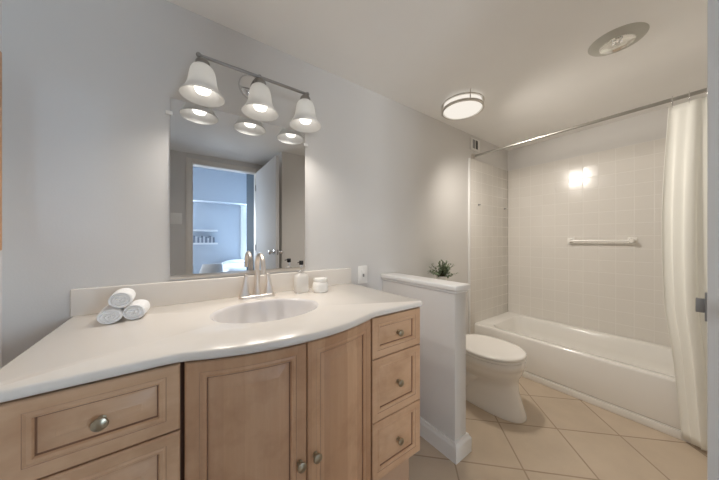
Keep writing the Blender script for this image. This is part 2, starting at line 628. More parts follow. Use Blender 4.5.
outline = []
yb = YB - .001
outline.append((CX1, yb))
for k in range(1, 14):
    outline.append((CX1, yb + (FY - yb) * k / 14))
for a in range(0, 5):
    t = PI / 2 * a / 4
    outline.append((CX1 - .012 + .012 * math.cos(t), FY + .012 - .012 * math.sin(t)))
nx = 90
for k in range(1, nx):
    x = CX1 - .012 + (CX0 - CX1 + .012) * k / nx
    # soften the two re-entrant corners by averaging the arc
    y = sum(bow(x + q * .012, FY, BHALF + .008, BSAG + .003) for q in (-2, -1, 0, 1, 2)) / 5
    outline.append((x, y))
outline.append((CX0, FY))
for k in range(1, 14):
    outline.append((CX0, FY + (yb - FY) * k / 14))
outline.append((CX0, yb))
for k in range(1, 40):
    outline.append((CX0 + (CX1 - CX0) * k / 40, yb))
SX, SY, SA, SB = .292, 1.038, .200, .163


def inset(pts, d):
    n = len(pts)
    out = []
    for i in range(n):
        p0, p, p1 = Vector(pts[i - 1]), Vector(pts[i]), Vector(pts[(i + 1) % n])
        t0, t1 = (p - p0).normalized(), (p1 - p).normalized()
        n0, n1 = Vector((t0.y, -t0.x)), Vector((t1.y, -t1.x))
        m_ = (n0 + n1)
        m_ = m_ / max(m_.length_squared / 2, .3)
        out.append((p.x - m_.x * -d * -1, p.y - m_.y * -d * -1))
    return out


def area(pts):
    return sum(a[0] * b[1] - b[0] * a[1] for a, b in zip(pts, pts[1:] + pts[:1]))


# make the outline counter-clockwise so that inset() moves inwards
if area(outline) < 0:
    outline = outline[::-1]


def inset_in(pts, d):
    a = inset(pts, d)
    return a if abs(area(a)) < abs(area(pts)) else inset(pts, -d)


loops = []
for d, z in ((.004, ZB), (.0, ZB + .005), (.0, ZT - .011), (.003, ZT - .004), (.009, ZT)):
    q = inset_in(outline, d) if d else outline
    loops.append([(x, y, z) for x, y in q])
top = loops[-1]
ang = [math.atan2(y - SY, x - SX) for x, y, z in top]


def ell(s, z):
    out = []
    for a in ang:
        c, s_ = math.cos(a), math.sin(a)
        r = 1 / math.sqrt((c / SA) ** 2 + (s_ / SB) ** 2)
        out.append((SX + r * c * s, SY + r * s_ * s, z))
    return out


counter = thing('vanity_countertop', 'cream cultured marble vanity top with bowed front edge and moulded oval basin', 'countertop', (.29, 1.05, ZB))
bm = bmesh.new()
loft(bm, loops + [ell(1.10, ZT), ell(1.03, ZT - .0006)], False, False)
build('slab', bm, M['counter'], counter, 40)
bm = bmesh.new()
bl = [ell(1.03, ZT - .0006), ell(1.0, ZT - .003), ell(.975, ZT - .010), ell(.95, ZT - .022), ell(.90, ZT - .045), ell(.82, ZT - .075), ell(.68, ZT - .105), ell(.48, ZT - .122), ell(.25, ZT - .130), ell(.12, ZT - .132)]
loft(bm, bl, False, True)
build('basin', bm, M['basin'], counter, 60)
bm = bmesh.new()
lathe(bm, [(0, .001), (.018, .002), (.022, .0), (.022, -.004)], (SX, SY, ZT - .130), 'z', 24)
build('drain', bm, M['chrome'], counter)
bm = B(CX0, .896, YB - .021, YB - .001, ZT - .001, ZT + .098, bev=.004, seg=3)
build('backsplash', bm, M['counter'], counter)

# ------------------------------------------------------------------ vanity cabinet
CY = .767
cab = thing('vanity_cabinet', 'maple vanity cabinet with two bowed doors between stacks of drawers', 'cabinet', (.29, 1.05, 0))
L0, R0 = -.277, .890
ZTOE = .188
bm = B(L0, L0 + .016, CY + .022, YB - .002, ZTOE, ZB - .001)
box(bm, R0 - .016, R0, CY + .022, YB - .002, ZTOE, ZB - .001)
box(bm, L0 + .016, R0 - .016, YB - .012, YB - .002, ZTOE, ZB - .001)
box(bm, L0 + .016, R0 - .016, CY + .03, YB - .012, ZTOE, ZTOE + .015)
build('carcass', bm, M['panel_side'], cab)
bm = B(L0 + .01, R0 - .012, CY + .06, YB - .004, 0.0005, ZTOE - .0005)
build('toe_kick', bm, M['panel_side'], cab)
# dark frame behind the fronts, following the bow
bm = bmesh.new()
xs = [L0 + .016 + (R0 - L0 - .032) * k / 60 for k in range(61)]
fr = [(x, bow(x, CY, .300, .066) + .021) for x in xs]
bk = [(x, bow(x, CY, .300, .066) + .035) for x in xs]
loop = fr + bk[::-1]
loft(bm, [[(x, y, ZTOE) for x, y in loop], [(x, y, ZB - .001) for x, y in loop]], False, False)
n = len(loop)
bm.verts.ensure_lookup_table()
for k in range(60):
    for o_, in ((0,), (n,)):
        bm.faces.new((bm.verts[o_ + k], bm.verts[o_ + k + 1], bm.verts[o_ + n - 2 - k], bm.verts[o_ + n - 1 - k]))
build('face_frame', bm, M['wood_in'], cab)

PROFILE = [  # inset from the edge, depth behind the front face, material slot (0 wood, 1 glaze)
    (.000, .0185, 0), (.000, .0035, 0), (.0015, .0015, 0), (.0040, .0, 0), (.0090, .0, 0), (.0300, .0048, 0), (.0312, .0060, 2), (.0330, .0060, 0),
    (.0375, .0040, 0), (.0440, .0052, 0), (.0470, .0095, 0), (.0482, .0130, 1), (.0500, .0130, 1), (.0560, .0105, 0), (.0780, .0042, 0), (.0795, .0032, 0), (.0808, .0030, 0)]


def raised_panel(name, parent, x0, x1, z0, z1, yfun, mats, k=1.0, nseg=1):
    """front with a moulded frame and a raised field; yfun gives the y of the front face"""
    bm = bmesh.new()
    loops, mi = [], []
    for ins, dep, g in PROFILE:
        ins *= k
        a, b, c, d = x0 + ins, x1 - ins, z0 + ins, z1 - ins
        lp = [(a + (b - a) * i / nseg, c) for i in range(nseg + 1)] + [(b + (a - b) * i / nseg, d) for i in range(nseg + 1)]
        loops.append([(x, yfun(x) + dep, z) for x, z in lp])
        mi.append(g)
    rows = loft(bm, loops, False, False, mi=mi[1:])
    for row in (rows[0], rows[-1]):
        for i in range(nseg):
            bm.faces.new((row[i], row[i + 1], row[2 * nseg - i], row[2 * nseg + 1 - i]))
    return build(name, bm, mats, parent, 25)


def knob(parent, x, y, z, nx=0.0):
    bm = bmesh.new()
    prof = [(0, 0), (.0095, 0), (.0095, -.003), (.0055, -.005), (.005, -.012), (.009, -.015), (.0150, -.0175), (.0165, -.021), (.0150, -.0245), (.008, -.0275), (0, -.0285)]
    lathe(bm, prof, (0, 0, 0), 'y', 24)
    bmesh.ops.scale(bm, verts=bm.verts, vec=(.88, .95, .88))
    bmesh.ops.rotate(bm, verts=bm.verts, cent=(0, 0, 0), matrix=Matrix.Rotation(nx, 3, 'Z'))
    bmesh.ops.translate(bm, verts=bm.verts, vec=(x, y, z))
    return build('knob', bm, M['pewter'], parent)


flat = lambda x: CY
bowf = lambda x: bow(x, CY, .300, .066)
wh, wv = [M['wood_h'], M['glaze'], M['glaze_thin']], [M['wood_v'], M['glaze'], M['glaze_thin']]
for (x0, x1) in ((L0, .0005), (.6125, R0)):
    for (z0, z1) in ((.682, .8455), (.431, .678), (.195, .427)):
        d = raised_panel('drawer_front', cab, x0, x1, z0, z1, flat, wh, .92)
        knob(d, (x0 + x1) / 2, CY + .0028, (z0 + z1) / 2)
for (x0, x1, kx) in ((.0095, .3085, .287), (.3115, .6045, .336)):
    d = raised_panel('door', cab, x0, x1, .195, .8455, bowf, wv, 1.0, 28)
    sl = (bowf(kx + .005) - bowf(kx - .005)) / .01
    knob(d, kx, bowf(kx) + .0030, .497, math.atan(sl))

# ------------------------------------------------------------------ tap
fa = thing('bathroom_faucet', 'satin nickel centreset tap with arched spout behind the oval basin', 'tap', (.308, 1.285, ZT))
fx, fy = .306, 1.285
bm = bmesh.new()
loft(bm, [rrect(fx - .083 + i, fx + .083 - i, fy - .028 + i, fy + .026 - i, .018 - i * .5, ZT + z) for i, z in ((0, .0003), (0, .006), (.003, .011), (.010, .014))])
build('base_plate', bm, M['faucet'], fa, 50)
for s in (-1, 1):
    cx = fx + s * .056
    bm = bmesh.new()
    secs = []
    for z, hw, hd, lean in ((.012, .024, .023, 0), (.03, .019, .018, 0), (.05, .0135, .013, .001), (.075, .010, .010, .003), (.095, .0088, .009, .005), (.108, .0085, .009, .006), (.112, .006, .006, .006)):
        secs.append(rrect(cx - s * lean - hw, cx - s * lean + hw, fy - hd, fy + hd, min(hw, hd) * .55, ZT + z, 5))
    loft(bm, secs)
    build('handle', bm, M['faucet'], fa, 50)
bm = bmesh.new()
pts, rad = [], []
for z, r in ((.012, .023), (.03, .018), (.055, .0145), (.085, .0125), (.115, .0115), (.140, .0108)):
    pts.append((fx, fy, ZT + z))
    rad.append(r)
cyc, rr = fy - .056, .056
for k in range(1, 17):
    a = PI * 1.02 * k / 16
    pts.append((fx, cyc + rr * math.cos(a), ZT + .150 + rr * 1.02 * math.sin(a)))
    rad.append(.0112 - .0001 * k)
pts.append((fx, cyc - rr - .002, ZT + .124))
rad.append(.0095)
tube(bm, pts, rad, 16)
build('spout', bm, M['faucet'], fa, 60)

# ------------------------------------------------------------------ soap dispenser, jar
sd = thing('soap_dispenser', 'milky soap bottle with black pump head beside the white jar', 'soap dispenser', (.523, 1.262, ZT))
c = (.523, 1.262, ZT)
bm = bmesh.new()
loft(bm, [rrect(c[0] - h_, c[0] + h_, c[1] - h_ * .8, c[1] + h_ * .8, h_ * .4, ZT + z, 5) for z, h_ in ((.0003, .031), (.003, .034), (.05, .034), (.082, .034), (.092, .030), (.097, .018), (.104, .014))])
build('bottle', bm, M['soap'], sd, 50)
bm = bmesh.new()
lathe(bm, [(0, .104), (.0145, .104), (.0145, .116), (.006, .120), (.004, .122), (.004, .148), (0, .148)], c, 'z', 20)
build('pump_collar', bm, M['clear'], sd)
bm = bmesh.new()
lathe(bm, [(0, .146), (.011, .146), (.0115, .150), (.0115, .164), (.010, .168), (0, .168)], c, 'z', 20)
tube(bm, [(c[0], c[1], ZT + .160), (c[0] - .012, c[1] - .004, ZT + .160), (c[0] - .024, c[1] - .008, ZT + .158)], [.004, .003, .002], 8)
build('pump_head', bm, M['black'], sd, 40)
jr = thing('lidded_jar', 'low round white ceramic jar near the right end of the backsplash', 'jar', (.612, 1.215, ZT))
c = (.612, 1.215, ZT)
bm = bmesh.new()
lathe(bm, [(0, .0003), (.034, .0003), (.040, .006), (.0415, .018), (.0415, .036), (.0395, .048), (.034, .055), (.032, .056), (0, .056)], c, 'z', 36)
build('jar_body', bm, M['ceramic'], jr, 40)
bm = bmesh.new()
lathe(bm, [(0, .056), (.035, .056), (.036, .058), (.036, .070), (.0345, .073), (.031, .073), (.029, .069), (0, .067)], c, 'z', 36)
build('lid', bm, M['ceramic'], jr, 40)


# ------------------------------------------------------------------ rolled towels
def roll_mesh(r, ln, squash=1.0, turns=3.0):
    """a rolled towel lying along y: a soft drum whose ends show the spiral of the roll"""
    bm = bmesh.new()
    n, m_ = 64, 22
    loops = []

    def ring(rad, y, groove):
        out = []
        for i in range(n):
            a = 2 * PI * i / n
            g = groove * math.cos(2 * PI * (rad / r * turns - i / n))
            lap = 1 + .035 * max(0, 1 - i / n * 7)          # the outer edge of the cloth lies on the roll
            out.append((rad * lap * math.cos(a + .6), y + g, rad * lap * math.sin(a + .6) * squash))
        return out
    for s_ in (-1, 1):
        e = [ring(r * (.04 + .86 * k / m_), s_ * (ln / 2 - .004 + .003 * (1 - k / m_)), .0022) for k in range(m_ + 1)]
        e += [ring(r * .955, s_ * (ln / 2 - .0045), .001), ring(r * .99, s_ * (ln / 2 - .009), 0), ring(r, s_ * (ln / 2 - .016), 0)]
        loops += e if s_ < 0 else e[::-1]
    loft(bm, loops)
    return bm


TZ = ZT + .0008
spots = [((-.190, 1.190), .031, .10, math.radians(3), 'white rolled towel at the lower left of the stack of three', .80, 0.0),
         ((-.126, 1.205), .031, .10, math.radians(-4), 'white rolled towel at the lower right of the stack, nearer the tap', .86, 0.0),
         ((-.163, 1.195), .031, .10, math.radians(1), 'white rolled towel resting on top of the two others', .88, .0475)]
for (x, y), r, ln, rz, lab, sq, dz_ in spots:
    bm = roll_mesh(r, ln, sq)
    bmesh.ops.rotate(bm, verts=bm.verts, cent=(0, 0, 0), matrix=Matrix.Rotation(rz, 3, 'Z'))
    zmin = min(v.co.z for v in bm.verts)
    bmesh.ops.translate(bm, verts=bm.verts, vec=(x, y, TZ - zmin + dz_))
    o = build('rolled_towel', bm, M['towel'], None, 60)
    tag(o, lab, 'towel', 'rolled towels on the vanity top')

# ------------------------------------------------------------------ wall mirror
mi_ = thing('wall_mirror', 'large frameless wall mirror above the vanity reflecting the bedroom doorway', 'mirror', (.275, YB, .988))
MX0, MX1, MZ0, MZ1 = -.034, .584, .990, 1.766
bm = B(MX0, MX1, YB - .006, YB - .0005, MZ0, MZ1)
build('mirror_glass', bm, M['mirror'], mi_, None)
bm = B(MX0, MX1, YB - .010, YB - .0065, MZ0 - .006, MZ0 + .010, bev=.001)
box(bm, MX0, MX1, YB - .0065, YB, MZ0 - .006, MZ0 - .0005)
build('bottom_channel', bm, M['nickel'], mi_)
for x, z in ((MX0, 1.70), (MX1, 1.70)):
    s = -1 if x < .2 else 1
    bm = B(min(x - s * .008, x + s * .016), max(x - s * .008, x + s * .016), YB - .011, YB - .0065, z - .008, z + .008, bev=.002)
    box(bm, min(x + s * .002, x + s * .016), max(x + s * .002, x + s * .016), YB - .0065, YB, z - .008, z + .008)
    build('clip', bm, M['plastic'], mi_)

# ------------------------------------------------------------------ vanity light
vl = thing('vanity_light', 'nickel bath light bar with three frosted bell shades above the mirror', 'wall lamp', (.300, YB, 1.93))
LY = 1.247
bm = bmesh.new()
lathe(bm, [(0, -.0005), (.062, -.0005), (.062, -.008), (.056, -.016), (.040, -.022), (.022, -.026), (0, -.027)], (.296, YB, 1.925), 'y', 40)
build('wall_plate', bm, M['chrome'], vl, 40)
bm = bmesh.new()
tube(bm, [(.296, YB - .024, 1.925), (.296, YB - .06, 1.926), (.304, LY + .004, 1.928)], [.011, .009, .008], 14)
build('arm', bm, M['fixture'], vl, 50)
bm = bmesh.new()
tube(bm, [(.066, LY, 1.928), (.548, LY, 1.928)], .0070, 14)
for x in (.064, .308, .551):
    ball(bm, (x, LY, 1.929), .0105)
build('bar', bm, M['fixture'], vl, 50)
for x in (.078, .311, .540):
    bm = bmesh.new()
    lathe(bm, [(0, 1.930), (.007, 1.930), (.007, 1.918), (.020, 1.913), (.0265, 1.903), (.0275, 1.885), (.024, 1.880), (0, 1.880)], (x, LY, 0), 'z', 28)
    build('socket', bm, M['fixture'], vl, 40)
    bm = bmesh.new()
    prof = [(r_, 1.889 - (1.889 - z_) * .905) for r_, z_ in [(.020, 1.889), (.030, 1.886), (.0395, 1.876), (.0455, 1.862), (.0490, 1.843), (.0515, 1.822), (.0545, 1.803), (.0590, 1.787), (.0655, 1.772), (.0735, 1.759), (.0805, 1.750), (.0830, 1.744)]]
    lathe(bm, prof + [(r - .003, z - .001) for r, z in prof[::-1]], (x, LY, 0), 'z', 48)
    sh = build('shade', bm, M['shade'], vl, 60)
    bm = bmesh.new()
    prof = [(.0, 1.879), (.013, 1.878), (.014, 1.855), (.019, 1.840), (.0265, 1.820), (.031, 1.799), (.0300, 1.787), (.0245, 1.776), (.012, 1.7705), (0, 1.769)]
    lathe(bm, prof, (x, LY, 0), 'z', 28)
    build('bulb', bm, M['bulb'], sh, 80)
    l = bpy.data.lights.new('vanity_lamp_light', 'SPOT')
    l.energy, l.color, l.spot_size, l.spot_blend, l.shadow_soft_size = VANITY_W, (1.0, .93, .85), math.radians(152), 1.0, .012
    lo = bpy.data.objects.new('vanity_lamp_light', l)
    COL.objects.link(lo)
    lo.location = (x, LY, 1.754)
    lo.rotation_euler = (math.radians(-26), 0, 0)

# ------------------------------------------------------------------ ceiling light, downlight
cl = thing('ceiling_light', 'round flush ceiling lamp with two nickel bands, lit, near the tub', 'ceiling lamp', (1.70, 1.067, H))
c = (1.70, 1.067, 0)
bm = bmesh.new()
lathe(bm, [(0, H - .0005), (.116, H - .0005), (.116, H - .018), (.0, H - .018)], c, 'z', 48)
build('canopy', bm, M['plastic'], cl, 40)
bm = bmesh.new()
lathe(bm, [(.128, H - .019), (.134, H - .040), (.132, H - .062), (.124, H - .073), (.10, H - .083), (.05, H - .088), (0, H - .0885)], c, 'z', 48)
lathe(bm, [(.128, H - .019), (.0, H - .0185)], c, 'z', 48)
build('glass_bowl', bm, M['lamp_glass'], cl, 80)
l = bpy.data.lights.new('ceiling_lamp_light', 'SPOT')
l.specular_factor = .35
l.energy, l.color, l.spot_size, l.spot_blend, l.shadow_soft_size = CEIL_W, (1.0, .93, .84), math.radians(158), 1.0, .09
lo = bpy.data.objects.new('ceiling_lamp_light', l)
COL.objects.link(lo)
lo.location = (1.70, 1.067, H - .185)
lo.rotation_euler = Vector((.60, -.55, -.85)).to_track_quat('-Z', 'Y').to_euler()

for z0, z1, ri in ((H - .030, H - .022, .137), (H - .074, H - .058, .135)):
    bm = bmesh.new()
    lathe(bm, [(ri, z0), (ri + .011, z0), (ri + .012, (z0 + z1) / 2), (ri + .011, z1), (ri, z1), (ri, z0)], c, 'z', 56)
    build('band', bm, M['nickel'], cl, 40)
for k in range(3):
    a = 2 * PI * k / 3 + 4.05
    p = (c[0] + .148 * math.cos(a), c[1] + .148 * math.sin(a))
    bm = bmesh.new()
    tube(bm, [(p[0], p[1], H - .0005), (p[0], p[1], H - .072)], .0035, 10)
    build('post', bm, M['nickel'], cl, 40)

dl = thing('recessed_downlight', 'unlit recessed ceiling spotlight with wide grey trim ring above the curtain rod', 'downlight', (1.835, .28, H))
c = (1.835, .28, 0)
bm = bmesh.new()
lathe(bm, [(.068, H - .0205), (.078, H - .013), (.108, H - .004), (.111, H - .0005), (.068, H - .0005), (.068, H - .0205)], c, 'z', 56)
build('trim_ring', bm, M['dltrim'], dl, 40)
bm = bmesh.new()
lathe(bm, [(.0675, H - .0200), (.058, H - .0120), (.040, H - .007), (.02, H - .0030), (0, H - .002)], c, 'z', 40)
build('reflector', bm, M['refl'], dl, 60)
bm = bmesh.new()
ball(bm, (c[0], c[1], H - .012), .020, 1, 1, .45)
build('lamp', bm, M['lens'], dl, 80)

# ------------------------------------------------------------------ toilet
TX = 1.785
to = thing('toilet', 'white elongated toilet with closed lid beside the half wall', 'toilet', (TX, 1.0, 0))
bm = bmesh.new()
sec = [(.0005, .682, 1.20, .112, 2.5), (.014, .682, 1.20, .114, 2.5), (.03, .687, 1.20, .111, 2.5), (.09, .705, 1.20, .104, 2.4), (.15, .722, 1.20, .101, 2.3), (.20, .728, 1.19, .108, 2.3),
       (.235, .728, 1.19, .135, 2.3), (.265, .712, 1.18, .160, 2.2), (.295, .702, 1.17, .176, 2.2), (.318, .698, 1.17, .182, 2.2), (.322, .694, 1.17, .186, 2.2), (.350, .693, 1.17, .188, 2.2), (.362, .696, 1.17, .186, 2.2), (.366, .706, 1.16, .176, 2.2)]
loft(bm, [oval(TX, f, b, w, z, 48, q) for z, f, b, w, q in sec])
box(bm, TX - .10, TX + .10, 1.12, 1.335, .0005, .37, bev=.02)
for s in (-1, 1):
    # the trapway shows as an S-shaped swelling on each flank
    tube(bm, [(TX + s * .070, .88, .20), (TX + s * .080, .94, .215), (TX + s * .084, 1.00, .19), (TX + s * .084, 1.03, .14), (TX + s * .084, 1.07, .085), (TX + s * .084, 1.13, .06)], [.02, .034, .040, .040, .038, .03], 14)
build('bowl', bm, M['porcelain'], to, 50)
bm = bmesh.new()
loft(bm, [oval(TX, .690 + i, 1.14 - i, .193 - i, z, 48, 2.15) for z, i in ((.3675, .004), (.370, 0), (.379, 0), (.3825, .003))])
build('seat', bm, M['porcelain'], to, 50)
bm = bmesh.new()
loft(bm, [oval(TX, .689 + i, 1.145 - i, .193 - i, z, 48, 2.15) for z, i in ((.3865, .003), (.389, 0), (.398, 0), (.403, .004), (.406, .014), (.407, .05))])
build('lid', bm, M['porcelain'], to, 50)
bm = bmesh.new()
bm.free()
for s in (-1, 1):
    build('hinge', B(TX + s * .07 - .018, TX + s * .07 + .018, 1.147, 1.168, .3670, .4035, bev=.004), M['plastic'], to)
bm = bmesh.new()
loft(bm, [rrect(TX - .19 + i, TX + .178 - i, 1.178 + i, 1.345, .03, z, 6) for z, i in ((.371, .012), (.40, .004), (.55, .0), (.715, .0))])
build('tank', bm, M['porcelain'], to, 50)
bm = bmesh.new()
loft(bm, [rrect(TX - .196 + i, TX + .184 - i, 1.172 + i, 1.35, .03, z, 6) for z, i in ((.7155, .002), (.718, 0), (.734, 0), (.740, .006))])
build('tank_lid', bm, M['porcelain'], to, 50)
bm = bmesh.new()
tube(bm, [(TX - .14, 1.179, .67), (TX - .14, 1.163, .67)], .008, 12)
tube(bm, [(TX - .145, 1.163, .67), (TX - .09, 1.160, .662)], .006, 10)
build('flush_lever', bm, M['chrome'], to)

# plant on the tank
pl = thing('potted_plant', 'small bushy green plant in a white pot on the toilet tank', 'plant', (1.725, 1.262, .7405))
c = (1.725, 1.262, .7405)
bm = bmesh.new()
lathe(bm, [(0, 0), (.036, 0), (.040, .004), (.046, .108), (.048, .122), (.044, .122), (.041, .108), (0, .106)], c, 'z', 32)
build('pot', bm, M['ceramic'], pl, 40)
bm = bmesh.new()
lathe(bm, [(0, .112), (.0405, .110)], c, 'z', 20)
build('soil', bm, M['soil'], pl)
rnd = random.Random(11)
bs, blf = bmesh.new(), bmesh.new()
for k in range(46):
    a = rnd.uniform(0, 2 * PI)
    el = rnd.uniform(.15, 1.45)
    ln = rnd.uniform(.10, .185)
    d = Vector((math.cos(a) * math.cos(el), math.sin(a) * math.cos(el) * .55, math.sin(el) * .80))
    p0 = Vector((c[0] + rnd.uniform(-.02, .02), c[1] + rnd.uniform(-.02, .02), c[2] + .108))
    pts = [p0 + d * ln * t + Vector((0, 0, .02 * t * (1 - t))) for t in (0, .33, .66, 1)]
    tube(bs, pts, [.0016, .0014, .0012, .0008], 5)
    for j in range(11):
        t = .28 + .72 * j / 10
        p = p0 + d * ln * t + Vector((0, 0, .02 * t * (1 - t)))
        ld = (d * .6 + Vector((rnd.uniform(-1, 1), rnd.uniform(-.8, .8), rnd.uniform(-.5, .9)))).normalized()
        sd_ = ld.cross(Vector((rnd.uniform(-.4, .4), rnd.uniform(-.4, .4), 1))).normalized()
        up = sd_.cross(ld).normalized()
        l, w = rnd.uniform(.015, .025), rnd.uniform(.0045, .0072)
        q = [p, p + ld * l * .35 + sd_ * w + up * .002, p + ld * l * .75 + sd_ * w * .75, p + ld * l - up * .002, p + ld * l * .75 - sd_ * w * .75, p + ld * l * .35 - sd_ * w + up * .002]
        q = [v if v.y < YB - .006 else Vector((v.x, YB - .006, v.z)) for v in q]
        vs = [blf.verts.new(v) for v in q]
        blf.faces.new((vs[0], vs[1], vs[2], vs[3]))
        blf.faces.new((vs[0], vs[3], vs[4], vs[5]))
build('stems', bs, M['stem'], pl)
build('foliage', blf, M['leaf'], pl, 60)

# ------------------------------------------------------------------ bathtub
tb = thing('bathtub', 'white built-in bathtub along the tiled wall', 'bathtub', (2.70, .58, 0))
TX0, TX1, TY0, TY1, TZ1 = 2.350, 3.060, YC + .001, YB - .0135, .334
bm = bmesh.new()
lp = []
for ins, z in ((.010, 0.0005), (.010, .046), (.013, .049), (.010, .053), (.003, .058), (.0, .075), (.0, .318), (.003, .328), (.010, TZ1)):
    lp.append(rrect(TX0 + ins, TX1 - .002, TY0, TY1, .004, z))
bmo = [(2.410, 3.000, -.08, 1.235, .10, TZ1), (2.416, 2.994, -.074, 1.229, .10, TZ1 - .003), (2.424, 2.986, -.066, 1.22, .10, TZ1 - .014), (2.436, 2.975, -.03, 1.20, .11, .22), (2.455, 2.955, .02, 1.16, .12, .11), (2.48, 2.93, .06, 1.11, .12, .075), (2.53, 2.88, .12, 1.04, .11, .065)]
lp += [rrect(a, b, c_, d, r, z) for a, b, c_, d, r, z in bmo]
loft(bm, lp, False, True)
build('tub_shell', bm, M['tub'], tb, 40)
bm = B(TX0 - .001, TX0 + .0095, TY0, TY1, .0005, .0455, bev=.0015)
build('base_strip', bm, M['tub'], tb)
bm = bmesh.new()
lathe(bm, [(0, .0665), (.024, .0665), (.028, .0655)], (2.70, .25, 0), 'z', 24)
build('drain', bm, M['chrome'], tb)

# towel bar on the long tiled wall
tw = thing('towel_bar', 'white ceramic towel bar on the tiled wall above the tub', 'towel rail', (3.061, .576, 1.145))
for y in (.375, .777):
    bm = B(3.052, 3.0605, y - .028, y + .028, 1.145 - .030, 1.145 + .030, bev=.004)
    lathe(bm, [(.024, 0), (.018, -.02), (.016, -.05), (.014, -.058), (0, -.060)], (3.054, y, 1.145), 'x', 20)
    build('bracket', bm, M['ceramic'], tw, 40)
bm = bmesh.new()
tube(bm, [(3.010, .375, 1.145), (3.010, .777, 1.145)], .0095, 16)
build('bar', bm, M['ceramic'], tw, 50)
# two small hooks on the tiled end wall
for x, lab in ((2.43, 'tiny metal line hook on the tiled end wall, farther from the corner'), (2.97, 'tiny metal line hook on the tiled end wall, next to the corner')):
    bm = bmesh.new()
    lathe(bm, [(0, -.0005), (.010, -.0005), (.010, -.004), (.004, -.006), (.004, -.014), (.007, -.017), (.004, -.021), (0, -.022)], (x, YB - .012, 1.505), 'y', 16)
    tag(build('wall_hook', bm, M['steel'], None, 40, at=(x, YB - .012, 1.505)), lab, 'hook', 'line hooks on the tiled wall')

# ------------------------------------------------------------------ shower rod and curtain
RX, RZ = 2.345, 1.975
rd = thing('shower_rod', 'nickel shower curtain rod spanning the tub below the ceiling', 'curtain rod', (RX, .58, RZ))
bm = bmesh.new()
tube(bm, [(RX, YC + .002, RZ), (RX, YB - .001, RZ)], .0108, 18)
build('rod', bm, M['rod'], rd, 50)
for y, s in ((YB - .0005, -1), (YC + .0005, 1)):
    bm = bmesh.new()
    lathe(bm, [(.013, s * .030), (.020, s * .028), (.022, s * .008), (.034, s * .005), (.034, 0), (.013, 0)], (RX, y, RZ), 'y', 28)
    build('flange', bm, M['nickel'], rd, 40)
cu = thing('shower_curtain', 'cream shower curtain gathered at the foot end of the rod', 'shower curtain', (2.31, -.02, .02))
bm = bmesh.new()
NS, NZ = 110, 44
rows = []
for j in range(NZ + 1):
    t = j / NZ                      # 0 top, 1 bottom
    z = 1.938 + (.022 - 1.938) * t
    row = []
    edge = .142 + .020 * math.sin(PI * min(1, t * 1.35)) - .055 * max(0, t - .62) / .38
    for i in range(NS + 1):
        s = i / NS
        y = edge + (YC + .012 - edge) * s
        amp = .007 + .010 * min(1, t * 1.6)
        x = 2.345 - .034 * min(1, t * 1.35) + amp * math.sin(s * 2 * PI * 2.6 + .4 + .5 * t) + .30 * amp * math.sin(s * 2 * PI * 6.1 + 1.5 * t)
        y += .006 * math.sin(s * 2 * PI * 8.4 + 1.1) * min(1, t * 3)
        row.append((min(x, 2.336) if z < .36 else x, max(y, YC + .004), z))
    rows.append(row)
loft(bm, rows, False, False, closed=False)
build('cloth', bm, M['curtain'], cu, 180, solid=.0016)
for k in range(6):
    y = .128 - .06 * k
    bm = bmesh.new()
    ring = [(RX + .021 * math.cos(a), y, RZ - .014 + .034 * math.sin(a)) for a in [2 * PI * i / 20 for i in range(20)]]
    tube(bm, ring + [ring[0]], .0017, 6, False)
    tag(build('curtain_ring', bm, M['chrome'], None, 60, at=(RX, y, RZ)), 'thin chrome ring around the rod holding the top of the cream curtain', 'curtain ring', 'rings of the shower curtain')

# ------------------------------------------------------------------ wall plates, vent, medicine cabinet
sp = thing('wall_outlet', 'white single wall plate between the backsplash and the half wall', 'outlet', (.998, YB, .920))
bm = B(.960, 1.036, YB - .006, YB - .0005, .862, .980, bev=.002)
build('plate', bm, M['plastic'], sp)
bm = B(.984, 1.012, YB - .0085, YB - .0062, .888, .954, bev=.001)
build('insert', bm, M['plastic'], sp)
bm = B(.993, 1.003, YB - .016, YB - .0087, .908, .926, bev=.001)
build('toggle', bm, M['steel'], sp)
ds = thing('light_switch', 'white double switch plate left of the doorway, seen in the mirror', 'light switch', (-.045, YF, 1.40))
bm = B(-.105, .020, YF + .0005, YF + .006, 1.335, 1.465, bev=.002)
build('plate', bm, M['plastic'], ds)
for x in (-.072, -.014):
    bm = B(x - .008, x + .008, YF + .0062, YF + .010, 1.378, 1.422)
    bm2 = box(bm, x - .004, x + .004, YF + .010, YF + .019, 1.402, 1.416)
    build('toggle', bm, M['plastic'], ds)
vt = thing('exhaust_vent', 'small white air vent high on the back wall above the rod end', 'vent', (2.375, YB, 2.09))
bm = B(2.300, 2.455, YB - .016, YB - .0005, 2.035, 2.150, bev=.003)
build('vent_cover', bm, M['plastic'], vt)
for x0, x1, mm in ((2.318, 2.362, M['steel']), (2.375, 2.405, M['shadow_plastic'])):
    bm = B(x0, x1, YB - .0175, YB - .0163, 2.050, 2.135)
    for k in range(6):
        z = 2.054 + k * .0135
        box(bm, x0, x1, YB - .020, YB - .0175, z, z + .004)
    build('grille', bm, mm, vt)
mc = thing('medicine_cabinet', 'orange oak framed mirror cabinet on the left wall', 'cabinet', (XL, .98, 1.10))
MCY0, MCY1, MCZ0, MCZ1, MCX = .80, 1.29, 1.12, 1.74, -.452
bm = B(XL + .0005, MCX - .0128, MCY0 + .008, MCY1 - .012, MCZ0 - .055, MCZ1 - .01, bev=.003)
build('cabinet_box', bm, M['orange_wood'], mc)
bm = bmesh.new()
t = .040
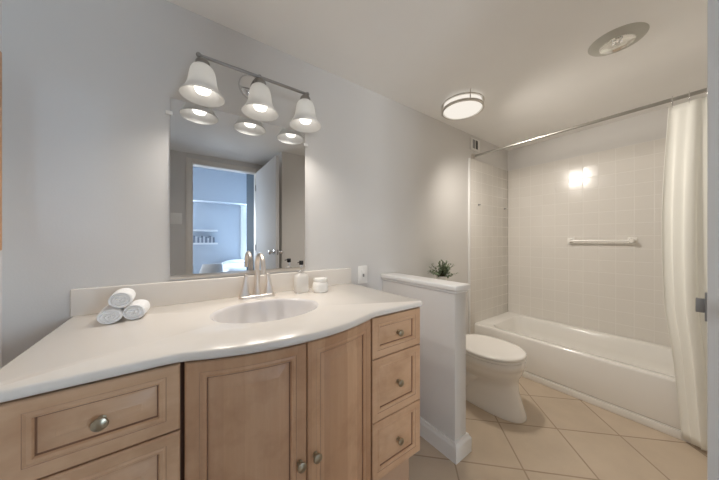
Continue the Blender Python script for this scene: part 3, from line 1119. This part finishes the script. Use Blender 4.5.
for a in (B(MCX - .0125, MCX, MCY0, MCY0 + t, MCZ0, MCZ1, bev=.003), B(MCX - .0125, MCX, MCY1 - t, MCY1, MCZ0, MCZ1, bev=.003),
          B(MCX - .0125, MCX, MCY0 + t, MCY1 - t, MCZ0, MCZ0 + t, bev=.003), B(MCX - .0125, MCX, MCY0 + t, MCY1 - t, MCZ1 - t, MCZ1, bev=.003)):
    me_ = bpy.data.meshes.new('tmp')
    a.to_mesh(me_)
    a.free()
    bm.from_mesh(me_)
    bpy.data.meshes.remove(me_)
dr = build('door', bm, M['orange_wood'], mc)
bm = B(MCX - .010, MCX - .005, MCY0 + t, MCY1 - t, MCZ0 + t, MCZ1 - t)
build('mirror_glass', bm, M['mirror'], dr, None)

# ------------------------------------------------------------------ bedroom furniture (seen in the mirror)
bed = thing('bed', 'bed with white covers in the bedroom beyond the doorway', 'bed', (1.25, -2.85, 0))
bx0, bx1, by0, by1 = .66, 2.10, -3.55, -2.05
bm = B(bx0 + .03, bx1 - .03, by0 + .03, by1 - .03, .10, .28, bev=.01)
for x in (bx0 + .08, bx1 - .08):
    for y in (by0 + .08, by1 - .08):
        box(bm, x - .03, x + .03, y - .03, y + .03, 0.0005, .10)
build('bed_base', bm, M['darkleg'], bed)
bm = B(bx0 + .02, bx1 - .02, by0 + .02, by1 - .02, .281, .56, bev=.05, seg=4)
build('mattress', bm, M['linen'], bed)
bm = bmesh.new()
rows = []
for j in range(25):
    y = by0 + .35 + (by1 - .01 - by0 - .35) * j / 24
    row = []
    for i in range(37):
        s = i / 36
        w = .0
        if s < .2:
            x, z = bx0 - .005 - .012 * math.sin(j * 1.1) * (1 - s / .2), .20 + (.625 - .20) * (s / .2) ** .6
        elif s > .8:
            x, z = bx1 + .005, .20 + (.625 - .20) * ((1 - s) / .2) ** .6
        else:
            x, z = bx0 + (bx1 - bx0) * (s - .2) / .6, .635 + .02 * math.sin(s * 23 + j * .7) + .012 * math.sin(j * 1.7 + s * 9)
        row.append((x, y, z))
    rows.append(row)
loft(bm, rows, False, False, closed=False)
build('duvet', bm, M['linen'], bed, 180, solid=.012)
def pillow(x, y, lab):
    bm = bmesh.new()
    rows = []
    for j in range(13):
        v = -1 + 2 * j / 12
        rows.append([v])
    ball(bm, (x, y, .648), 1, .26, .17, .075, 28, 16)
    tag(build('pillow', bm, M['linen'], None, 180), lab, 'pillow', 'pillows on the bed')
pillow(1.00, -3.38, 'plump white pillow on the bed, nearer the shelf')
pillow(1.72, -3.38, 'plump white pillow on the bed, nearer the window')
shs = []
for z, lab in ((1.335, 'white wall shelf in the bedroom, upper and empty'), (1.06, 'white wall shelf in the bedroom holding the row of books')):
    bm = B(.17, .655, BY0 + .0005, BY0 + .20, z, z + .035, bev=.003)
    tag(build('wall_shelf', bm, M['shell'], None, 35), lab, 'shelf', 'white bedroom shelves')
x = .19
for k in range(12):
    w = .026 + .012 * ((k * 7) % 5) / 4
    hh = .10 + .045 * ((k * 3) % 4) / 3
    bm = B(x, x + w, BY0 + .03, BY0 + .15, 1.0955, 1.0955 + hh, bev=.002)
    o = build('book', bm, M['book_a'] if k % 2 else M['book_b'], None, 35)
    tag(o, 'small grey book standing in the row on the bedroom shelf', 'book', 'books on the bedroom shelf')
    x += w + .003
ch = thing('shell_chair', 'white moulded shell chair with dark legs in the bedroom', 'chair', (.33, -1.75, 0))
bm = bmesh.new()
rows = []
for j in range(15):
    t = j / 14
    if t < .5:
        yy, zz, wd = -1.50 - .34 * t / .5, .44 - .02 * math.sin(PI * t), .20 + .02 * t
    else:
        q = (t - .5) / .5
        yy, zz, wd = -1.84 - .10 * q, .44 + .36 * q ** 1.2, .21 * (1 - .25 * q * q)
    row = []
    for i in range(13):
        s = -1 + 2 * i / 12
        row.append((.33 + wd * s, yy + .05 * s * s * (1 if t > .5 else .0), zz + .05 * s * s * (1 - t)))
    rows.append(row)
loft(bm, rows, False, False, closed=False)
bmesh.ops.rotate(bm, verts=bm.verts, cent=(.33, -1.75, 0), matrix=Matrix.Rotation(math.radians(150), 3, 'Z'))
build('shell', bm, M['shell'], ch, 180, solid=.012)
for sx in (-1, 1):
    for sy in (-1, 1):
        bm = bmesh.new()
        tube(bm, [(.33 + sx * .10, -1.73 + sy * .10, .425), (.33 + sx * .19, -1.73 + sy * .19, .001)], [.012, .009], 10)
        build('leg', bm, M['darkleg'], ch, 60)
